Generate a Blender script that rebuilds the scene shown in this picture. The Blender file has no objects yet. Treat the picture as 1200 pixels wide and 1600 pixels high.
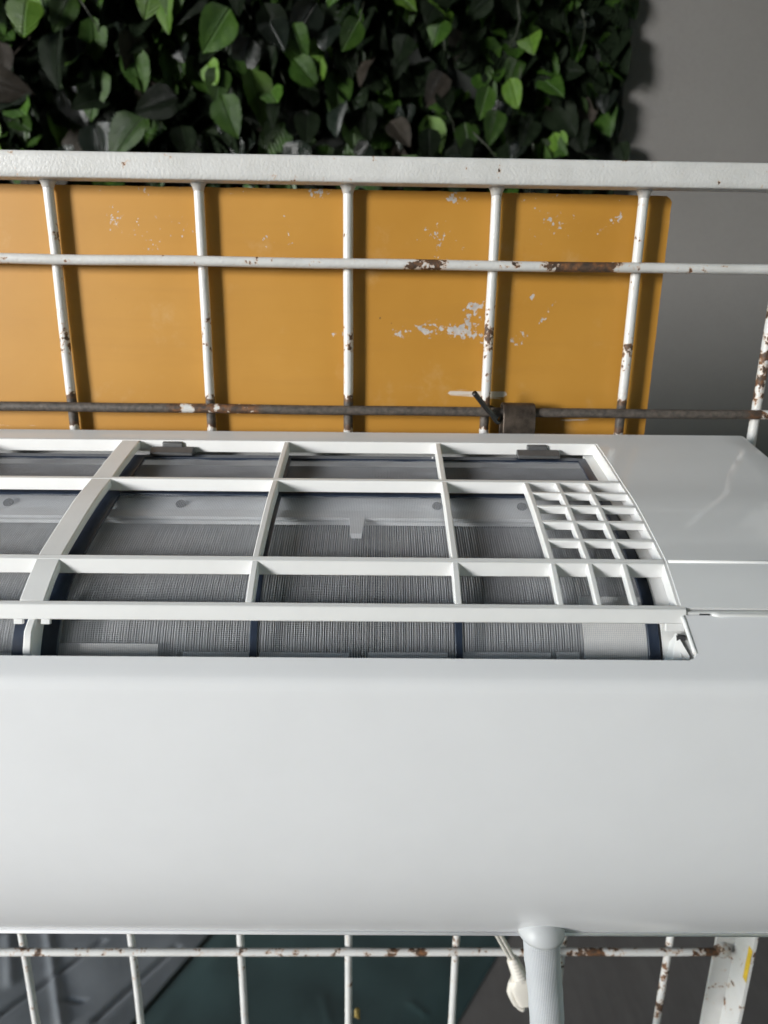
import bpy, bmesh, math, random
import numpy as np
from mathutils import Vector, Matrix, Euler, noise as mnoise
R = math.radians
SC = bpy.context.scene
COL = SC.collection
random.seed(7)
rng = np.random.default_rng(11)

# ------------------------------------------------------------------ camera
H = 1.27                                   # height of the upper horizontal rod above the floor
PITCH, YAW, ROLL = 0.2907401, 0.0166767, 0.0141911
CAM = Vector((0.0185204, -0.5201209, H - 0.0218669))
FPX = 1120.0                               # focal length in pixels of the 1200 x 1600 photograph
def cam_axes():
    cp, sp, cy, sy = math.cos(PITCH), math.sin(PITCH), math.cos(YAW), math.sin(YAW)
    f = Vector((sy * cp, cy * cp, -sp)); r = Vector((cy, -sy, 0)); u = r.cross(f)
    c, s = math.cos(ROLL), math.sin(ROLL)
    return c * r + s * u, -s * r + c * u, f
CR, CU, CF = cam_axes()
cd = bpy.data.cameras.new('camera'); cam = bpy.data.objects.new('camera', cd); COL.objects.link(cam)
cam.matrix_world = Matrix(((CR.x, CU.x, -CF.x, CAM.x), (CR.y, CU.y, -CF.y, CAM.y), (CR.z, CU.z, -CF.z, CAM.z), (0, 0, 0, 1)))
cd.sensor_fit = 'VERTICAL'; cd.sensor_height = 36.0; cd.lens = FPX / 1600 * 36
cd.clip_start = 0.01; cd.clip_end = 1500
cd.dof.use_dof = True; cd.dof.focus_distance = 0.41; cd.dof.aperture_fstop = 8.1
SC.camera = cam
SC.render.resolution_x = 768; SC.render.resolution_y = 1024

# ------------------------------------------------------------------ world, sun, exposure
SUN_AZ, SUN_EL = 50.0, 8.5                # light comes from behind the camera's left shoulder
w = bpy.data.worlds.new('World'); SC.world = w; w.use_nodes = True
nt = w.node_tree; bg = nt.nodes['Background']
sky = nt.nodes.new('ShaderNodeTexSky'); sky.sky_type = 'NISHITA'; sky.sun_disc = False
sky.sun_elevation = R(SUN_EL); sky.sun_rotation = R(180 + SUN_AZ)
sky.air_density = 1.0; sky.dust_density = 0.0; sky.ozone_density = 1.3
nt.links.new(sky.outputs[0], bg.inputs[0]); bg.inputs[1].default_value = 0.15
sl = bpy.data.lights.new('sun', 'SUN'); sl.energy = 1.5; sl.angle = R(16); sl.color = (1, 0.982, 0.972)
so = bpy.data.objects.new('sun', sl); COL.objects.link(so)
sd = Vector((math.sin(R(SUN_AZ)) * math.cos(R(SUN_EL)), math.cos(R(SUN_AZ)) * math.cos(R(SUN_EL)), -math.sin(R(SUN_EL))))
so.rotation_euler = sd.to_track_quat('-Z', 'Y').to_euler(); so.location = (-3, -4, 4)
SC.view_settings.view_transform = 'Standard'; SC.view_settings.look = 'None'
SC.view_settings.gamma = 1; SC.view_settings.use_curve_mapping = False
SC.view_settings.exposure = 2.18
SC.render.engine = 'CYCLES'
SC.cycles.max_bounces = 10; SC.cycles.diffuse_bounces = 5; SC.cycles.glossy_bounces = 5

# ------------------------------------------------------------------ pixel -> point
def ray(px, py):
    return (CF * FPX + CR * (px - 600) + CU * (800 - py)).normalized()
def at_y(px, py, y):
    d = ray(px, py); return CAM + d * ((y - CAM.y) / d.y)
def at_z(px, py, z):
    d = ray(px, py); return CAM + d * ((z - CAM.z) / d.z)
# frame of the air conditioner: coordinates (x along its width, y depth, z relative to the upper rod)
UPSI, URHO = R(-0.5256), R(0.2136)
UROT = Matrix.Rotation(UPSI, 4, 'Z') @ Matrix.Rotation(-URHO, 4, 'Y')
UMAT = Matrix.Translation((0, 0, H)) @ UROT
UINV = UMAT.inverted()
def ux(px, py, y):
    """width coordinate of a pixel on the unit's plane of depth y"""
    o = UINV @ CAM; d = (UINV.to_3x3() @ ray(px, py)); return (o + d * ((y - o.y) / d.y)).x

# ------------------------------------------------------------------ materials
def mat(name):
    m = bpy.data.materials.new(name); m.use_nodes = True
    n = m.node_tree; return m, n, n.nodes['Principled BSDF'], n.nodes['Material Output']
def N(n, t, **kw):
    x = n.nodes.new(t)
    for k, v in kw.items():
        if k in x.inputs: x.inputs[k].default_value = v
        else: setattr(x, k, v)
    return x
def coords(n): return N(n, 'ShaderNodeTexCoord').outputs['Object']
def noise(n, scale, detail=3, rough=.55, vec=None, stretch=None):
    v = vec or coords(n)
    if stretch:
        mp = N(n, 'ShaderNodeMapping'); mp.inputs['Scale'].default_value = stretch; n.links.new(v, mp.inputs[0]); v = mp.outputs[0]
    t = N(n, 'ShaderNodeTexNoise', Scale=scale, Detail=detail, Roughness=rough); n.links.new(v, t.inputs['Vector']); return t.outputs['Fac']
def ramp(n, fac, stops):
    r = N(n, 'ShaderNodeValToRGB'); e = r.color_ramp.elements
    while len(e) < len(stops): e.new(.5)
    for i, (p, c) in enumerate(stops):
        e[i].position = p; e[i].color = (*c, 1) if len(c) == 3 else c
    n.links.new(fac, r.inputs[0]); return r.outputs[0]
def mix(n, fac, a, b):
    m = N(n, 'ShaderNodeMix', data_type='RGBA')
    if isinstance(fac, (int, float)): m.inputs[0].default_value = fac
    else: n.links.new(fac, m.inputs[0])
    for s, v in ((6, a), (7, b)):
        if isinstance(v, tuple): m.inputs[s].default_value = (*v, 1)
        else: n.links.new(v, m.inputs[s])
    return m.outputs[2]
def math_(n, op, a, b, clamp=False):
    m = N(n, 'ShaderNodeMath', operation=op); m.use_clamp = clamp
    for i, v in enumerate((a, b)):
        if isinstance(v, (int, float)): m.inputs[i].default_value = v
        else: n.links.new(v, m.inputs[i])
    return m.outputs[0]
def smooth(n, v, lo, hi):
    m = N(n, 'ShaderNodeMapRange', interpolation_type='SMOOTHSTEP'); m.inputs['From Min'].default_value = lo; m.inputs['From Max'].default_value = hi
    n.links.new(v, m.inputs[0]); return m.outputs[0]
def bump(n, b, h, strength, dist=.001):
    x = N(n, 'ShaderNodeBump', Strength=strength, Distance=dist); n.links.new(h, x.inputs['Height']); n.links.new(x.outputs[0], b.inputs['Normal'])
def plain(name, col, rough=.5, spec=.5, metal=0, nscale=None, namp=.08, bscale=None, bst=.1, coat=0):
    m, n, b, o = mat(name)
    b.inputs['Roughness'].default_value = rough; b.inputs['Metallic'].default_value = metal
    b.inputs['Specular IOR Level'].default_value = spec; b.inputs['Coat Weight'].default_value = coat; b.inputs['Coat Roughness'].default_value = .08
    if nscale:
        f = noise(n, nscale, 4)
        n.links.new(ramp(n, f, [(.3, tuple(c * (1 - namp) for c in col)), (.7, tuple(min(1, c * (1 + namp)) for c in col))]), b.inputs['Base Color'])
    else: b.inputs['Base Color'].default_value = (*col, 1)
    if bscale: bump(n, b, noise(n, bscale, 2), bst, .0004)
    return m
def attr(n, name): return N(n, 'ShaderNodeAttribute', attribute_name=name).outputs['Fac']

M = {}
# glossy white plastic of the casing, with hairline scratches and faint scuffs
def casing_plastic(name, col, rough):
    m, n, b, o = mat(name)
    sm = noise(n, 30, 5, .6)
    n.links.new(ramp(n, sm, [(.3, tuple(c * .975 for c in col)), (.65, col)]), b.inputs['Base Color'])
    rr = N(n, 'ShaderNodeMapRange'); rr.inputs['To Min'].default_value = rough * .75; rr.inputs['To Max'].default_value = rough * 1.4
    n.links.new(noise(n, 14, 6, .7), rr.inputs[0]); n.links.new(rr.outputs[0], b.inputs['Roughness'])
    bump(n, b, noise(n, 900, 2), .02, .0003)
    return m
M['casing'] = casing_plastic('glossy_white_plastic', (.77, .772, .775), .07)
M['front'] = casing_plastic('satin_white_plastic', (.81, .81, .825), .22)
M['rib'] = plain('moulded_white_plastic', (.80, .795, .785), .38, nscale=60, namp=.02, bscale=700, bst=.05)
M['inner'] = plain('inner_white_plastic', (.72, .72, .71), .45, nscale=50, namp=.03)
M['bracket'] = plain('bracket_pale_plastic', (.80, .81, .82), .5, nscale=80, namp=.05)
M['label'] = plain('pale_label_plastic', (.80, .79, .77), .5, nscale=200, namp=.04)
M['screw'] = plain('screw_grey', (.07, .072, .075), .5, metal=.4, nscale=300, namp=.2)
M['dark_inside'] = plain('dark_grey_plastic', (.05, .05, .053), .6, nscale=70, namp=.15)
M['navy'] = plain('navy_plastic', (.022, .032, .055), .34, nscale=160, namp=.15, bscale=600)
M['grey_tab'] = plain('grey_plastic_tab', (.09, .09, .092), .4, nscale=160, namp=.1, bscale=600)
M['gauze'] = plain('gauze_nylon', (.48, .49, .52), .42, spec=.6)
M['fin'] = plain('aluminium_fin', (.85, .86, .87), .35, metal=.2, nscale=90, namp=.12)
M['coil_back'] = plain('coil_back_blue', (.05, .075, .115), .4, nscale=40, namp=.4)  # dark bluish tone of the tray behind the fins
M['tube_copper'] = plain('coil_pipe', (.55, .55, .54), .3, metal=.8)

# painted rack: white enamel, chips down to rust driven by the 'wear' attribute
def rack_paint():
    m, n, b, o = mat('chipped_white_enamel')
    wv = attr(n, 'wear')
    big = noise(n, 95, 3, .6); fine = noise(n, 420, 3, .6)
    f = math_(n, 'ADD', math_(n, 'MULTIPLY', big, .7), math_(n, 'MULTIPLY', fine, .3))
    t = math_(n, 'ADD', f, wv)
    chip = smooth(n, t, .70, .712)
    halo = smooth(n, t, .655, .71)
    white = ramp(n, noise(n, 40, 5), [(.3, (.55, .545, .53)), (.7, (.63, .625, .615))])
    stained = mix(n, math_(n, 'MULTIPLY', halo, .55), white, (.50, .25, .09))
    rust = ramp(n, noise(n, 260, 4, .65), [(.32, (.035, .026, .021)), (.5, (.085, .047, .028)), (.72, (.24, .10, .035))])
    dark = ramp(n, noise(n, 300, 4, .6), [(.3, (.035, .030, .027)), (.7, (.12, .10, .085))])
    bare = smooth(n, wv, .30, .40)
    rust2 = mix(n, bare, rust, dark)
    n.links.new(mix(n, chip, stained, rust2), b.inputs['Base Color'])
    rr = N(n, 'ShaderNodeMapRange'); rr.inputs['To Min'].default_value = .36; rr.inputs['To Max'].default_value = .62
    n.links.new(chip, rr.inputs[0]); n.links.new(rr.outputs[0], b.inputs['Roughness'])
    h = math_(n, 'SUBTRACT', math_(n, 'MULTIPLY', noise(n, 560, 2), 1.0), math_(n, 'MULTIPLY', chip, .8))
    bump(n, b, h, .5, .0006)
    return m
M['rack'] = rack_paint()

def board_paint():
    m, n, b, o = mat('scuffed_ochre_paint')
    s = attr(n, 'scuff'); f2 = attr(n, 'brush'); dk = attr(n, 'scratch')
    base = ramp(n, noise(n, 6, 5, .6), [(.3, (.425, .200, .026)), (.5, (.462, .225, .033)), (.72, (.51, .257, .046))])
    grain = noise(n, 60, 4, .6, stretch=(.12, 1, 1.6))
    base = mix(n, math_(n, 'MULTIPLY', smooth(n, grain, .45, .75), .16), base, (.36, .17, .03))
    dust = smooth(n, noise(n, 26, 6, .68), .56, .78)
    base = mix(n, math_(n, 'MULTIPLY', dust, .34), base, (.58, .40, .20))
    br = math_(n, 'ADD', noise(n, 330, 4, .6), math_(n, 'MULTIPLY', noise(n, 85, 3), .5))
    t = math_(n, 'ADD', br, s)
    pk = smooth(n, t, 1.20, 1.24)
    grey = ramp(n, noise(n, 200, 3), [(.3, (.36, .33, .31)), (.7, (.56, .53, .51))])
    c = mix(n, pk, base, grey)
    bt = math_(n, 'ADD', noise(n, 220, 4, .6, stretch=(.12, 1, 2.2)), f2)
    c = mix(n, smooth(n, bt, 1.02, 1.12), c, (.60, .53, .46))
    st = math_(n, 'ADD', noise(n, 300, 3), dk)
    c = mix(n, math_(n, 'MULTIPLY', smooth(n, st, 1.05, 1.12), .75), c, (.07, .045, .025))
    n.links.new(c, b.inputs['Base Color'])
    b.inputs['Roughness'].default_value = .46
    h = math_(n, 'SUBTRACT', math_(n, 'MULTIPLY', noise(n, 500, 3), .25), math_(n, 'MULTIPLY', pk, .6))
    bump(n, b, h, .25, .0005)
    return m
M['board'] = board_paint()
M['board_edge'] = plain('board_raw_edge', (.30, .22, .15), .8, nscale=120, namp=.35, bscale=300, bst=.4)

def wall_mat():
    m, n, b, o = mat('grey_plaster')
    f = noise(n, 2.2, 6, .62)
    g = noise(n, 160, 3, .6)
    c = ramp(n, f, [(.3, (.125, .119, .113)), (.7, (.146, .140, .134))])
    c = mix(n, math_(n, 'MULTIPLY', smooth(n, g, .4, .7), .16), c, (.102, .097, .092))
    n.links.new(c, b.inputs['Base Color']); b.inputs['Roughness'].default_value = .85
    bump(n, b, noise(n, 260, 3), .35, .0012)
    return m
M['wall'] = wall_mat()
def floor_mat():
    m, n, b, o = mat('brown_grey_concrete')
    f = noise(n, 5, 6, .65)
    st = noise(n, 26, 5, .62, stretch=(1, .14, 1))
    c = ramp(n, f, [(.3, (.098, .087, .081)), (.7, (.138, .124, .116))])
    c = mix(n, math_(n, 'MULTIPLY', smooth(n, st, .42, .72), .55), c, (.165, .150, .140))
    n.links.new(c, b.inputs['Base Color']); b.inputs['Roughness'].default_value = .6
    bump(n, b, noise(n, 120, 4), .3, .001)
    return m
M['floor'] = floor_mat()
M['fill_wall'] = plain('pale_fill_surface', (.62, .61, .60), .8, nscale=3, namp=.06, bscale=200, bst=.2)  # pale so the added unseen wall bounces fill light onto the rack
M['ceiling'] = plain('ceiling_grey', (.30, .295, .29), .8, nscale=4, namp=.08)
def tarp_mat(name, a, bb, rough):
    m, n, b, o = mat(name)
    n.links.new(ramp(n, noise(n, 9, 6, .65), [(.3, a), (.7, bb)]), b.inputs['Base Color'])
    b.inputs['Roughness'].default_value = rough
    h = math_(n, 'ADD', noise(n, 700, 2), math_(n, 'MULTIPLY', noise(n, 18, 5), 3))
    bump(n, b, h, .3, .001)
    return m
M['tarp_grey'] = tarp_mat('grey_tarpaulin', (.118, .127, .138), (.158, .168, .178), .5)
M['tarp_teal'] = tarp_mat('dark_teal_sheet', (.022, .046, .047), (.034, .064, .064), .35)

def leaf_mat(name, a, bb, rough, vein=.25, spec=.6):
    m, n, b, o = mat(name)
    c = ramp(n, noise(n, 70, 4, .6), [(.3, a), (.7, bb)])
    oi = N(n, 'ShaderNodeObjectInfo')
    hs = N(n, 'ShaderNodeHueSaturation')
    mr = N(n, 'ShaderNodeMapRange'); mr.inputs['To Min'].default_value = .5; mr.inputs['To Max'].default_value = 1.15
    n.links.new(oi.outputs['Random'], mr.inputs[0]); n.links.new(mr.outputs[0], hs.inputs['Value'])
    n.links.new(c, hs.inputs['Color'])
    n.links.new(hs.outputs[0], b.inputs['Base Color'])
    b.inputs['Roughness'].default_value = rough; b.inputs['Specular IOR Level'].default_value = spec
    sx = N(n, 'ShaderNodeSeparateXYZ'); n.links.new(coords(n), sx.inputs[0])
    ax = math_(n, 'ABSOLUTE', sx.outputs[0], 0)
    ph = math_(n, 'MULTIPLY', math_(n, 'ADD', math_(n, 'MULTIPLY', ax, -.9), sx.outputs[1]), 620)
    vv = math_(n, 'POWER', math_(n, 'ABSOLUTE', math_(n, 'SINE', ph, 0), 0), .5)
    mid = smooth(n, ax, .0, .0022)
    h = math_(n, 'ADD', math_(n, 'ADD', math_(n, 'MULTIPLY', vv, .8), math_(n, 'MULTIPLY', mid, 1.0)), math_(n, 'MULTIPLY', noise(n, 240, 3), .3))
    bump(n, b, h, .8, .0024)
    return m
M['leaf_bright'] = leaf_mat('leaf_bright_green', (.050, .115, .012), (.088, .165, .022), .40, spec=.28)
M['leaf_mid'] = leaf_mat('leaf_mid_green', (.016, .044, .006), (.036, .078, .011), .40, spec=.22)
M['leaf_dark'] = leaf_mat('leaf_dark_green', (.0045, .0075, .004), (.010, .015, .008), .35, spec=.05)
M['leaf_gloss'] = leaf_mat('leaf_glossy_dark', (.005, .008, .006), (.011, .015, .011), .22, spec=.42)
M['leaf_brown'] = leaf_mat('leaf_brown_faded', (.018, .015, .011), (.036, .030, .024), .5, spec=.15)
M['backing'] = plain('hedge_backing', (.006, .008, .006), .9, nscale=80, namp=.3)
M['stem'] = plain('plastic_stem', (.018, .022, .012), .6)

M['clip'] = plain('dark_steel_clip', (.075, .058, .046), .48, metal=.5, nscale=160, namp=.55, bscale=380, bst=.4)
M['black_wire'] = plain('black_insulation', (.014, .014, .014), .38, nscale=200, namp=.3, bscale=300, bst=.3)
def weave_mat():
    m, n, b, o = mat('white_cloth_tape')
    uv = N(n, 'ShaderNodeTexCoord').outputs['UV']
    sx = N(n, 'ShaderNodeSeparateXYZ'); n.links.new(uv, sx.inputs[0])
    a = math_(n, 'SINE', math_(n, 'MULTIPLY', sx.outputs[0], 2 * math.pi), 0)
    c = math_(n, 'SINE', math_(n, 'MULTIPLY', sx.outputs[1], 2 * math.pi), 0)
    h = math_(n, 'ADD', a, c)
    col = ramp(n, math_(n, 'ADD', math_(n, 'MULTIPLY', h, .22), .5), [(.1, (.40, .42, .45)), (.5, (.54, .555, .58)), (.9, (.62, .63, .645))])
    n.links.new(col, b.inputs['Base Color']); b.inputs['Roughness'].default_value = .75
    bump(n, b, h, .35, .0003)
    return m
M['weave'] = weave_mat()
M['grommet'] = plain('translucent_grommet', (.50, .51, .52), .45, nscale=60, namp=.04)
M['plug'] = plain('cream_vinyl', (.66, .62, .56), .42, nscale=60, namp=.04, bscale=500, bst=.08)
M['prong'] = plain('nickel_prong', (.75, .74, .70), .2, metal=1)
M['tape'] = plain('yellow_tape', (.62, .42, .03), .5, nscale=120, namp=.15)
M['scrap'] = plain('dried_yellow_leaf', (.20, .145, .035), .7, nscale=150, namp=.35)

# ------------------------------------------------------------------ mesh helpers
class MB:
    def __init__(s): s.v = []; s.f = []; s.attrs = {}; s.uv = None
    def add(s, verts, faces):
        o = len(s.v); s.v += [tuple(p) for p in verts]; s.f += [tuple(i + o for i in f) for f in faces]; return o
    def box(s, x0, x1, y0, y1, z0, z1):
        return s.add([(x0, y0, z0), (x1, y0, z0), (x1, y1, z0), (x0, y1, z0), (x0, y0, z1), (x1, y0, z1), (x1, y1, z1), (x0, y1, z1)],
                     [(0, 3, 2, 1), (4, 5, 6, 7), (0, 1, 5, 4), (1, 2, 6, 5), (2, 3, 7, 6), (3, 0, 4, 7)])
    def prism_x(s, poly, x0, x1):
        """poly: list of (y,z); extruded along x"""
        n = len(poly)
        a = sum(poly[i][0] * poly[(i + 1) % n][1] - poly[(i + 1) % n][0] * poly[i][1] for i in range(n))
        if a < 0: poly = poly[::-1]
        v = [(x0, y, z) for y, z in poly] + [(x1, y, z) for y, z in poly]
        f = [tuple(range(n))[::-1], tuple(range(n, 2 * n))] + [(i, (i + 1) % n, n + (i + 1) % n, n + i) for i in range(n)]
        return s.add(v, f)
    def ribbon(s, top, bot, x0, x1):
        """closed strip between two curves of (y,z) of the same length"""
        n = len(top); v = []
        for t, b in zip(top, bot): v += [(x0, *t), (x1, *t), (x1, *b), (x0, *b)]
        f = [(0, 1, 2, 3), (4 * n - 1, 4 * n - 2, 4 * n - 3, 4 * n - 4)]
        for i in range(n - 1):
            a = 4 * i
            for k in range(4): f.append((a + k, a + 4 + k, a + 4 + (k + 1) % 4, a + (k + 1) % 4))
        return s.add(v, f)
    def tube(s, path, r, seg=12, caps=True):
        path = [Vector(p) for p in path]; n = len(path)
        rs = r if isinstance(r, (list, tuple)) else [r] * n
        v = []; ref = None
        for i, p in enumerate(path):
            t = (path[min(i + 1, n - 1)] - path[max(i - 1, 0)]).normalized()
            if ref is None: ref = Vector((0, 0, 1)) if abs(t.z) < .8 else Vector((0, 1, 0))
            a = t.cross(ref).normalized(); b = t.cross(a).normalized(); ref = -b if b.dot(ref) < 0 else b
            a = t.cross(ref).normalized(); b = a.cross(t).normalized(); ref = b
            for k in range(seg):
                q = 2 * math.pi * k / seg; v.append(p + a * (rs[i] * math.cos(q)) + b * (rs[i] * math.sin(q)))
        f = []
        for i in range(n - 1):
            for k in range(seg):
                f.append((i * seg + k, i * seg + (k + 1) % seg, (i + 1) * seg + (k + 1) % seg, (i + 1) * seg + k))
        if caps: f.append(tuple(range(seg))[::-1]); f.append(tuple(range((n - 1) * seg, n * seg)))
        return s.add(v, f)
    def build(s, name, m, parent=None, smooth=False, angle=None, bevel=None):
        me = bpy.data.meshes.new(name); me.from_pydata(s.v, [], s.f); me.validate()
        bm = bmesh.new(); bm.from_mesh(me); bmesh.ops.recalc_face_normals(bm, faces=bm.faces); bm.to_mesh(me); bm.free()
        for k, vals in s.attrs.items():
            a = me.attributes.new(k, 'FLOAT', 'POINT'); a.data.foreach_set('value', np.array(vals, 'f'))
        me.materials.append(m if not isinstance(m, str) else M[m])
        if smooth or angle: me.shade_smooth()
        if angle: me.set_sharp_from_angle(angle=R(angle))
        o = bpy.data.objects.new(name, me); COL.objects.link(o)
        if bevel:
            b = o.modifiers.new('bevel', 'BEVEL'); b.width = bevel; b.segments = 2; b.limit_method = 'ANGLE'; b.angle_limit = R(40)
            me.shade_smooth(); me.set_sharp_from_angle(angle=R(40))
        if parent is not None: attach(o, parent)
        return o
BASE = {}
def attach(o, parent):
    o.parent = parent
    if parent.name in BASE: o.location = tuple(-c for c in BASE[parent.name])
def thing(name, label, cat, base=(0, 0, 0), rot=None, group=None):
    """an Empty at the thing's base; its parts keep mesh coordinates in the frame (rot) they were modelled in"""
    e = bpy.data.objects.new(name, None); COL.objects.link(e); e.empty_display_size = .05
    b = Vector(base); BASE[e.name] = tuple(b)
    e.matrix_world = (rot or Matrix.Identity(4)) @ Matrix.Translation(b)
    e['label'] = label; e['category'] = cat
    if group: e['group'] = group
    return e
def tag(o, label, cat, group=None):
    o['label'] = label; o['category'] = cat
    if group: o['group'] = group
    return o
def struct(o): o['kind'] = 'structure'; return o
def stuff(o): o['kind'] = 'stuff'; return o
def spline(pts, n=8):
    P = [np.array(p, float) for p in pts]; out = []
    for i in range(len(P) - 1):
        p0, p1, p2, p3 = P[max(i - 1, 0)], P[i], P[i + 1], P[min(i + 2, len(P) - 1)]
        for k in range(n):
            t = k / n
            out.append(.5 * (2 * p1 + (p2 - p0) * t + (2 * p0 - 5 * p1 + 4 * p2 - p3) * t * t + (3 * p1 - p0 - 3 * p2 + p3) * t ** 3))
    out.append(P[-1]); return [tuple(float(c) for c in p) for p in out]
def offset(curve, d):
    """offset a (y,z) curve towards the inside of the unit (down and back)"""
    out = []
    for i in range(len(curve)):
        a = np.array(curve[max(i - 1, 0)]); b = np.array(curve[min(i + 1, len(curve) - 1)]); t = (b - a) / np.linalg.norm(b - a)
        nrm = np.array((-t[1], t[0]))          # curve runs towards -y: this points down
        out.append(tuple(np.array(curve[i]) + nrm * d))
    return out
def zat(curve, y):
    for (y0, z0), (y1, z1) in zip(curve, curve[1:]):
        if (y0 - y) * (y1 - y) <= 0 and y0 != y1: return z0 + (z1 - z0) * (y - y0) / (y1 - y0)
    return curve[-1][1]
def cut(curve, ya, yb):
    """part of a curve between depths ya > yb"""
    return [(ya, zat(curve, ya))] + [p for p in curve if yb + 1e-5 < p[0] < ya - 1e-5] + [(yb, zat(curve, yb))]

# ================================================================== THE SETTING
g = MB(); S = 400
g.add([(-S, -S, 0), (S, -S, 0), (S, S, 0), (-S, S, 0)], [(0, 1, 2, 3)])
struct(g.build('floor', 'floor'))
WALL_Y = .79
g = MB(); g.box(-5, 7, WALL_Y, WALL_Y + .2, 0, 3.2)
tag(g.build('plaster_wall', 'wall'), 'grey plastered wall behind the white rack and the ivy panel', 'wall')
g = MB(); g.box(-5, 7, -4.2, WALL_Y, 3.2, 3.35)
struct(g.build('ceiling', 'ceiling'))
# added unseen wall behind the camera dims daylight towards the right and adds fill
g = MB(); g.box(-4.45, 7, -4.2, -4.0, 0, 3.2)
tag(g.build('unseen_shade_wall', 'fill_wall'), 'added unseen pale wall behind the camera, shading the right and bouncing fill light', 'wall')

# grey tarpaulin and dark teal sheet on the floor behind the rack
def sheet(name, px_poly, z, h, mname, label, creases, seed):
    P = [at_z(px, py, z) for px, py in px_poly]
    xs = [p.x for p in P]; ys = [p.y for p in P]
    nx, ny = 90, 70
    m = MB(); x0, x1, y0, y1 = min(xs), max(xs), min(ys), max(ys)
    C = [(at_z(*a, z), at_z(*b, z), wdt, hh) for a, b, wdt, hh in creases]
    # bilinear patch of the quad
    v = []
    for j in range(ny + 1):
        for i in range(nx + 1):
            s, t = i / nx, j / ny
            p = P[0] * (1 - s) * (1 - t) + P[1] * s * (1 - t) + P[2] * s * t + P[3] * (1 - s) * t
            e = min(s, 1 - s, t, 1 - t)
            dz = h * (.35 + .65 * min(1, e * 12)) + .004 * mnoise.noise(Vector((p.x * 9 + seed, p.y * 9, 0))) * min(1, e * 8)
            for a, b, wdt, hh in C:
                ab = b - a; u = max(0, min(1, (p - a).dot(ab) / ab.length_squared)); d = (p - a - ab * u).length
                dz += hh * math.exp(-(d / wdt) ** 2)
            v.append((p.x, p.y, max(.002, z + dz)))
    f = [(j * (nx + 1) + i, j * (nx + 1) + i + 1, (j + 1) * (nx + 1) + i + 1, (j + 1) * (nx + 1) + i) for j in range(ny) for i in range(nx)]
    m.add(v, f); o = m.build(name, mname, smooth=True)
    sol = o.modifiers.new('thickness', 'SOLIDIFY'); sol.thickness = .0016; sol.offset = -1
    return tag(o, label, 'tarpaulin')
sheet('teal_sheet', [(175, 1640), (690, 1640), (800, 1455), (360, 1425)], .0, .006, 'tarp_teal',
      'dark teal sheet lying on the floor between grey tarpaulin and brown concrete', [((505, 1560), (515, 1600), .004, .002), ((640, 1570), (665, 1590), .004, .002)], 3)
sheet('grey_tarpaulin', [(-260, 1680), (185, 1625), (345, 1440), (-120, 1400)], .004, .010, 'tarp_grey',
      'creased grey tarpaulin lying on the floor beside the dark teal sheet',
      [((74, 1450), (97, 1610), .006, .006), ((0, 1592), (160, 1478), .005, -.006), ((150, 1600), (275, 1485), .005, -.006), ((15, 1470), (18, 1540), .010, .005), ((100, 1568), (130, 1571), .004, -.005)], 5)

# ================================================================== IVY PANEL
def leaf_mesh(L, W, curl, fold, seed, mname):
    r = random.Random(seed); rows = 7; v = []; f = []
    for j in range(rows + 1):
        t = j / rows
        wd = W * .5 * (math.sin(math.pi * min(1, t ** .72)) ** .75 if 0 < t < 1 else 0) * (1.08 - .18 * t)
        zz = -curl * (t ** 2) * L
        for k, s in enumerate((-1, -.5, 0, .5, 1)):
            und = .0016 * math.sin(j * 2.1 + seed) * abs(s)
            v.append((s * wd, -t * L, zz + fold * abs(s) * wd + und - .25 * abs(s) ** 2 * wd * .5))
    for j in range(rows):
        for k in range(4): f.append((j * 5 + k, (j + 1) * 5 + k, (j + 1) * 5 + k + 1, j * 5 + k + 1))
    me = bpy.data.meshes.new('leaf'); me.from_pydata(v, [], f); me.validate(); me.materials.append(M[mname]); me.shade_smooth()
    return me, v, f
HY = WALL_Y - .012                                   # plane of the panel's backing
edge_x = at_y(1004, 130, .70).x
HX0, HX1, HZ0, HZ1 = -1.15, edge_x, 1.385, 2.2
hedge = thing('ivy_panel', 'panel of dark green artificial ivy leaves hung on the grey wall', 'ivy panel', ((HX0 + HX1) / 2, HY, HZ0))
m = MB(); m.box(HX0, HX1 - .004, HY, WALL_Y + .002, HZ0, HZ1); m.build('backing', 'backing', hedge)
shapes = [(.064, .050, .25, .35), (.072, .054, .12, .5), (.054, .048, .35, .25), (.080, .052, .2, .6), (.062, .042, -.1, .45)]
LM = {}
for mi, mn in enumerate(('leaf_bright', 'leaf_mid', 'leaf_dark', 'leaf_brown', 'leaf_gloss')):
    for si, sh in enumerate(shapes): LM[mn, si] = leaf_mesh(*sh, si * 3 + mi, mn)
def leaf_rot(r, spread=1.0):
    # leaf mesh: length along -Y, face +Z.  Stand it up: length hangs down -Z, face looks to -Y
    e = Matrix.Rotation(R(90), 4, 'X')
    return (Matrix.Rotation(R(r.gauss(0, 28) * spread), 4, 'Z') @ Matrix.Rotation(R(r.gauss(-12, 22) * spread), 4, 'X') @ Matrix.Rotation(R(r.gauss(0, 34)), 4, 'Y') @ e)
rr = random.Random(5)
zlo, zhi = 1.42, 1.76
cells = []
nxl, nzl = 27, 11
for i in range(nxl):
    for j in range(nzl):
        cells.append((i, j))
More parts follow.
